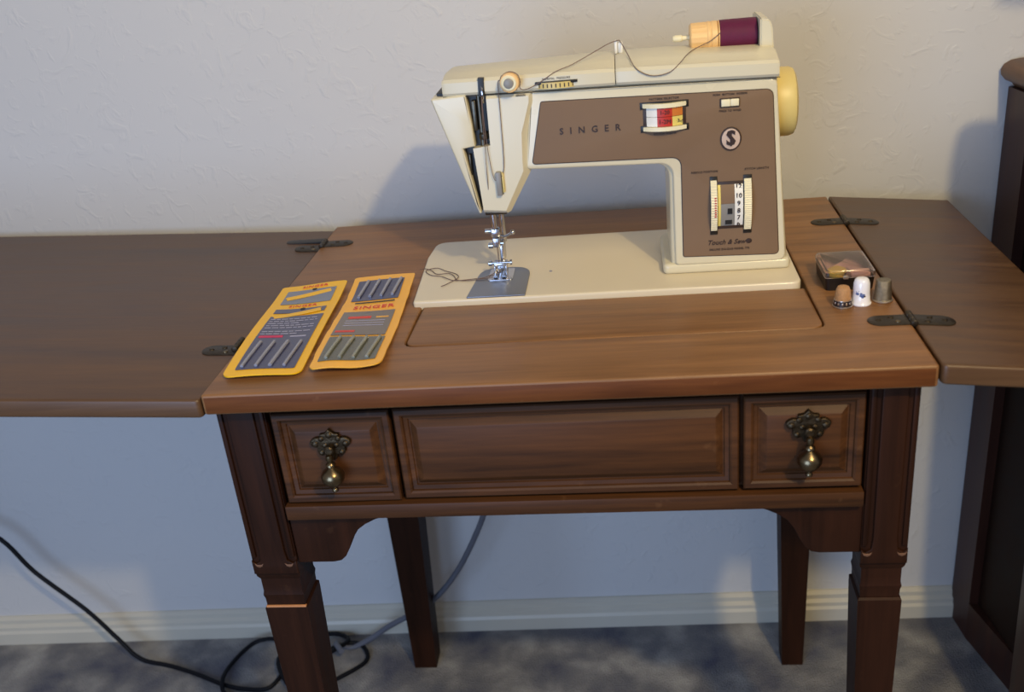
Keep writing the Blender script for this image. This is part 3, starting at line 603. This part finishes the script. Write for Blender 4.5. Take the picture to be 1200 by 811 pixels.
cardtext('SINGER', .0068, .035, .1565, M['redp'], p1, wv1, stretch=1.2, spacing=1.1)
cardtext('SINGER', .0064, .037, .2060, M['redp'], p1, wv1, stretch=1.2, spacing=1.1)
bm = bmesh.new(); lathe(bm, [(.0026, wv1(.038, .1985)-.0002), (.0026, wv1(.038, .1985)+.0009)], 'Z', (.038, .1985, 0), 14); obj('hang_hole', bm, M['black'], p1)
bm = bmesh.new(); lathe(bm, [(.0026, wv1(.037, .1480)), (.0026, wv1(.037, .1480)+.0010)], 'Z', (.037, .1480, 0), 14); obj('hang_hole', bm, M['black'], p1)
wv2 = lambda u, v: .0048+.0016*math.sin(v*30+u*30)+.0012*math.sin(u*110)*(1-min(1, v*12))+max(0, v-.17)*.04
p2, sh = packet('needle_packet', 'yellow needle packet with grey middle window, beside the bed of the machine', .0860, .031, .045, .065, .215, wv2, None, 'needle packets on the table')
sh('backing_card', 0, .0640, 0, .2150, 0, M['cardo'], round_=.008, th=.0012, wob=.0006)
sh('print_window', .0060, .0570, .0115, .0630, .0007, M['greygreen'], round_=.001); sh('print_window', .0055, .0560, .0670, .1270, .0007, M['greyprint'], round_=.001); sh('print_window', .0065, .0545, .1550, .2030, .0007, M['navy'], round_=.001)
sh('print_bar', .0130, .0350, .1090, .1140, .0010, M['redp'], nu=3, nv=1); sh('print_line', .0400, .0520, .1100, .1120, .0010, M['cardo'], nu=2, nv=1); sh('print_line', .0120, .0520, .1482, .1500, .0010, M['black'], nu=4, nv=1)
for v in (.1030, .0970, .0910): sh('print_line', .0120, .0500, v-.0004, v+.0004, .0010, M['ink'], nu=4, nv=1)
sh('print_bar', .008, .026, .074, .078, .0010, M['redp'], nu=3, nv=1)
for k in range(4):
    for (u0, v0, v1, mt) in ((.0130+k*.0120, .0150, .0590, 'blisterg'), (.0130+k*.0115, .1620, .2000, 'blister')):
        bm = bmesh.new(); tube(bm, [(u0+.004*i/10, v0+(v1-v0)*i/10, wv2(u0, v0+(v1-v0)*i/10)+.0018) for i in range(11)], .0016, 8, 1); obj('needle', bm, M[mt], p2)
cardtext('SINGER', .0100, .033, .1370, M['redp'], p2, wv2, stretch=1.15, spacing=1.1)

# ---------------------------------------------------------------- pin box and thimbles
bx = thing('pin_box', 'small black box with a clear lid behind the thimbles', 'box', (.563, .18, T))
bm = bmesh.new(); loft(bm, [[(x, y, z) for x, y in rnd([(.5400+i, .1600+i, .004), (.5840-i, .1600+i, .004), (.5840-i, .2130-i, .004), (.5400+i, .2130-i, .004)])] for z, i in ((0, .001), (.0125, 0), (.0125, .0015), (.0030, .0020))]); obj('base', bm, M['blackbox'], bx)
bm = bmesh.new(); loft(bm, [[(x, y, z) for x, y in rnd([(.5395+i, .1595+i, .004), (.5845-i, .1595+i, .004), (.5845-i, .2135-i, .004), (.5395+i, .2135-i, .004)])] for z, i in ((.0125, 0), (.0170, 0), (.0190, .0012), (.0195, .0030))]+[[(x, y, z) for x, y in rnd([(.5395+i, .1595+i, .004), (.5845-i, .1595+i, .004), (.5845-i, .2135-i, .004), (.5395+i, .2135-i, .004)])] for z, i in ((.0186, .0034), (.0180, .0020), (.0168, .0010), (.0126, .0010))], cap=False)
R_ = [v for v in bm.verts]; n_ = len(R_)//8
bm.verts.ensure_lookup_table()
bm.faces.new([bm.verts[3*n_+k] for k in range(n_)]); bm.faces.new([bm.verts[4*n_+k] for k in range(n_)][::-1])
for f in [f for f in bm.faces if all(v.index//n_ in (3, 4) for v in f.verts) and len(f.verts) == 4]: pass
bm.verts.index_update()
bmesh.ops.delete(bm, geom=[f for f in bm.faces if len(f.verts) == 4 and {v.index//n_ for v in f.verts} == {3, 4}], context='FACES_ONLY')
for k in range(n_): bm.faces.new((bm.verts[k], bm.verts[(k+1) % n_], bm.verts[7*n_+(k+1) % n_], bm.verts[7*n_+k]))
obj('lid', bm, M['clear'], bx)
obj('catch', B(.5555, .5600, .1578, .1600, .0115, .0150, .0006), M['silver'], bx)
tag(obj('bobbin', lathe(bmesh.new(), [(.0085, .0034), (.0085, .0044), (.007, .0048), (.007, .0150), (.0085, .0154), (.0085, .0164)], 'Z', (.5520, .1720, 0), 24), M['yellowstuff']), 'small yellow bobbin inside the clear-lidded black box', 'bobbin')
tag(obj('sewing_clip', B(.5630, .5820, .165, .1860, .0034, .0155, .003), M['pinkstuff']), 'dusty pink item inside the clear-lidded box, right of the yellow bobbin', 'clip')
tag(obj('tape_roll', B(.5435, .5815, .1890, .2095, .0034, .0160, .004), M['pinkstuff']), 'wide dusty pink item at the back inside the clear-lidded box', 'tape')
def thimble_prof(rb, rt, h, lip): return [(rb+lip, 0), (rb+lip+.0003, .0008), (rb+lip, .0016), (rb, .0022), (rb-(rb-rt)*.4, h*.45), (rt+.0006, h*.80), (rt-.0004, h*.93), (rt*.72, h*.99), (rt*.3, h)]
GR = 'thimbles in front of the pin box'
t1 = thing('thimble', 'tan-topped thimble with a dark patterned band, leftmost of three', 'thimble', (.5485, .1250, T), GR, local=True)
obj('crown', lathe(bmesh.new(), [(.0072, .0062), (.0068, .0110), (.0060, .0158), (.0048, .0182), (.0022, .0192)], 'Z', n=28), M['wicker'], t1)
obj('band', lathe(bmesh.new(), [(.0080, .0014), (.0084, .0018), (.0076, .0064), (.0070, .0066)], 'Z', n=28), M['darkband'], t1)
obj('rim', lathe(bmesh.new(), [(.0080, 0), (.0087, .0004), (.0087, .0012), (.0080, .0017)], 'Z', n=28), M['silver'], t1)
obj('upper_rim', lathe(bmesh.new(), [(.0074, .0062), (.0077, .0064), (.0076, .0070), (.0070, .0072)], 'Z', n=28), M['silver'], t1)
for k in range(14):
    a = 2*math.pi*k/14; bm = bmesh.new(); bmesh.ops.create_uvsphere(bm, u_segments=8, v_segments=5, radius=.0011, matrix=Matrix.Translation((.0079*math.cos(a), .0079*math.sin(a), .0040)) @ Matrix.Rotation(a, 4, 'Z') @ Matrix.Diagonal((.4, .8, 1.3, 1))); obj('band_bead', bm, M['silver'], t1)
t2 = thing('thimble', 'white porcelain thimble with blue flowers, middle of three', 'thimble', (.5650, .1290, T), GR, local=True)
obj('body', lathe(bmesh.new(), thimble_prof(.0078, .0064, .0240, .0009), 'Z', n=32), M['porc'], t2, smooth=60)
for (u, z, r, mt) in ((-.0026, .0112, .0013, 'blue'), (-.0036, .0128, .0008, 'blue'), (-.0015, .0135, .0008, 'blue'), (.0014, .0098, .0015, 'blue'), (.0028, .0104, .0012, 'blue'), (.0040, .0090, .0009, 'brown'), (.0008, .0116, .0010, 'blue'), (-.0002, .0125, .0006, 'brown'), (.0022, .0082, .0010, 'blue')):
    a = -math.pi/2-.35+u/.0075; rr = .0078-.0014*z/.0240-.0002; bm = bmesh.new()
    bmesh.ops.create_uvsphere(bm, u_segments=10, v_segments=6, radius=r*1.35, matrix=Matrix.Translation((rr*math.cos(a), rr*math.sin(a), z)) @ Matrix.Rotation(a, 4, 'Z') @ Matrix.Diagonal((.35, 1, .8, 1))); obj('flower_petal', bm, M[mt], t2)
t3 = thing('thimble', 'pewter metal thimble, rightmost of three near the hinged joint', 'thimble', (.5845, .1330, T), GR, local=True)
obj('body', lathe(bmesh.new(), [(.0082, 0), (.0086, .0006), (.0082, .0015), (.0077, .0020), (.0070, .0120), (.0064, .0185), (.0058, .0196), (.0040, .0190), (.0015, .0188)], 'Z', n=30), M['pewter'], t3)
obj('rim', lathe(bmesh.new(), [(.0082, .0001), (.0088, .0005), (.0088, .0011), (.0082, .0016)], 'Z', n=30), M['silver'], t3)

# ---------------------------------------------------------------- cords
F = -T+.0045
bk = [(-.95, .40, -.05), (-.75, .41, -.27), (-.64, .42, -.39), (-.579, .42, -.437), (-.544, .42, -.497), (-.483, .42, -.569), (-.443, .415, -.622), (-.410, .405, -.652), (-.36, .398, F), (-.310, .380, F), (-.262, .359, F), (-.225, .350, F), (-.185, .350, F+.004), (-.172, .400, F+.01), (-.20, .440, F+.012), (-.238, .440, F+.008), (-.262, .405, F+.002), (-.262, .360, F+.007), (-.245, .335, F), (-.19, .325, F), (-.13, .345, F), (-.085, .375, F), (-.055, .410, F), (-.075, .440, F+.004), (-.11, .425, F+.009), (-.125, .385, F+.006), (-.10, .350, F+.006), (-.145, .340, F+.006), (-.185, .395, F+.016), (-.150, .445, F+.01), (-.118, .462, F+.004), (-.09, .440, F+.010), (-.115, .400, F+.016), (-.135, .36, F+.013)]
tag(obj('power_cord', tube(bmesh.new(), bk, .0033, 10, 6), M['blacklac']), 'black power cord sweeping from the left to tangled loops on the carpet', 'cord')
gk = [(.19, .36, -.055), (.175, .395, -.22), (.160, .415, -.36), (.147, .42, -.412), (.128, .42, -.455), (.105, .42, -.498), (.082, .421, -.532), (.061, .423, -.557), (.032, .425, -.582), (-.017, .43, -.614), (-.055, .436, -.645), (-.085, .437, F), (-.105, .43, F+.014), (-.09, .405, F+.02)]
tag(obj('machine_cord', tube(bmesh.new(), gk, .0042, 10, 6), M['greycord']), 'grey cord hanging behind the table down towards the rear left leg', 'cord')

# ---------------------------------------------------------------- cabinet at the right edge
cb = thing('cabinet', 'dark mahogany cabinet with a moulded cap at the right edge', 'cabinet', (1.0, .2, 0))
def quad(bm, P, z0, z1): return loft(bm, [[(x, y, z) for x, y in P] for z in (z0, z1)])
obj('rear_post', quad(bmesh.new(), [(.8065, .506), (.812, .452), (1.25, .46), (1.25, .506)], -T, .102), M['cabinet'], cb)
obj('side_panel', quad(bmesh.new(), [(.824, .455), (.850, .25), (1.25, .25), (1.25, .46)], -T, .100), M['darkwood'], cb)
obj('base_rail', quad(bmesh.new(), [(.812, .452), (.840, .335), (.87, .335), (.87, .452)], -T, -T+.06), M['cabinet'], cb)
bm = bmesh.new()
capr = [(0, .100), (-.004, .103), (-.006, .106), (-.014, .110), (-.019, .116), (-.020, .122), (-.017, .128), (-.010, .132), (0, .1335)]
loft(bm, [[(.816+o, .507, z) for o, z in capr]+[(1.25, .507, .1335), (1.25, .507, .100)], [(.828+o, .36, z) for o, z in capr]+[(1.25, .36, .1335), (1.25, .36, .100)], [(.850+o, .25, z) for o, z in capr]+[(1.25, .25, .1335), (1.25, .25, .100)]]); obj('moulded_cap', bm, M['cabinet_cap'], cb, smooth=50)
plate('shadow_post', [rnd([(.792, -T), (.84, -T), (.84, .237), (.771, .237, .022)], 8)], .200, .246, M['cabinet'], cb, 'XZ', bev=.004)  # added out of view, leaning edge shaped to cast the shadow on the wall
obj('shadow_case', B(.822, 1.25, -.10, .246, -T, .237, .004), M['cabinet'], cb)  # added out of view as the rest of the shadow-casting cabinet front
pl = thing('shadow_plant', 'potted plant added on the cabinet, unseen past the right frame edge, for its wall shadow', 'plant', (.95, .15, .237+T))  # unseen plant, added to throw the upper shadow on the right of the wall
obj('pot', lathe(bmesh.new(), [(.034, .238), (.036, .240), (.048, .322), (.051, .324), (.051, .334), (.044, .334)], 'Z', (.95, .15, 0), 32), M['pot'], pl)
for k in range(40):
    a = random.uniform(0, 6.28); el = random.uniform(-.25, 1.3); r = random.uniform(.06, .10); c = Vector((.915+r*math.cos(a)*math.cos(el), .15+r*math.sin(a)*math.cos(el), .420+r*math.sin(el)))
    bm = bmesh.new(); bmesh.ops.create_icosphere(bm, subdivisions=2, radius=.026, matrix=Matrix.Translation(c) @ Matrix.Rotation(a, 4, 'Z') @ Matrix.Rotation(-el, 4, 'Y') @ Matrix.Diagonal((1.2, .8, .18, 1))); obj('leaf', bm, M['green'], pl)
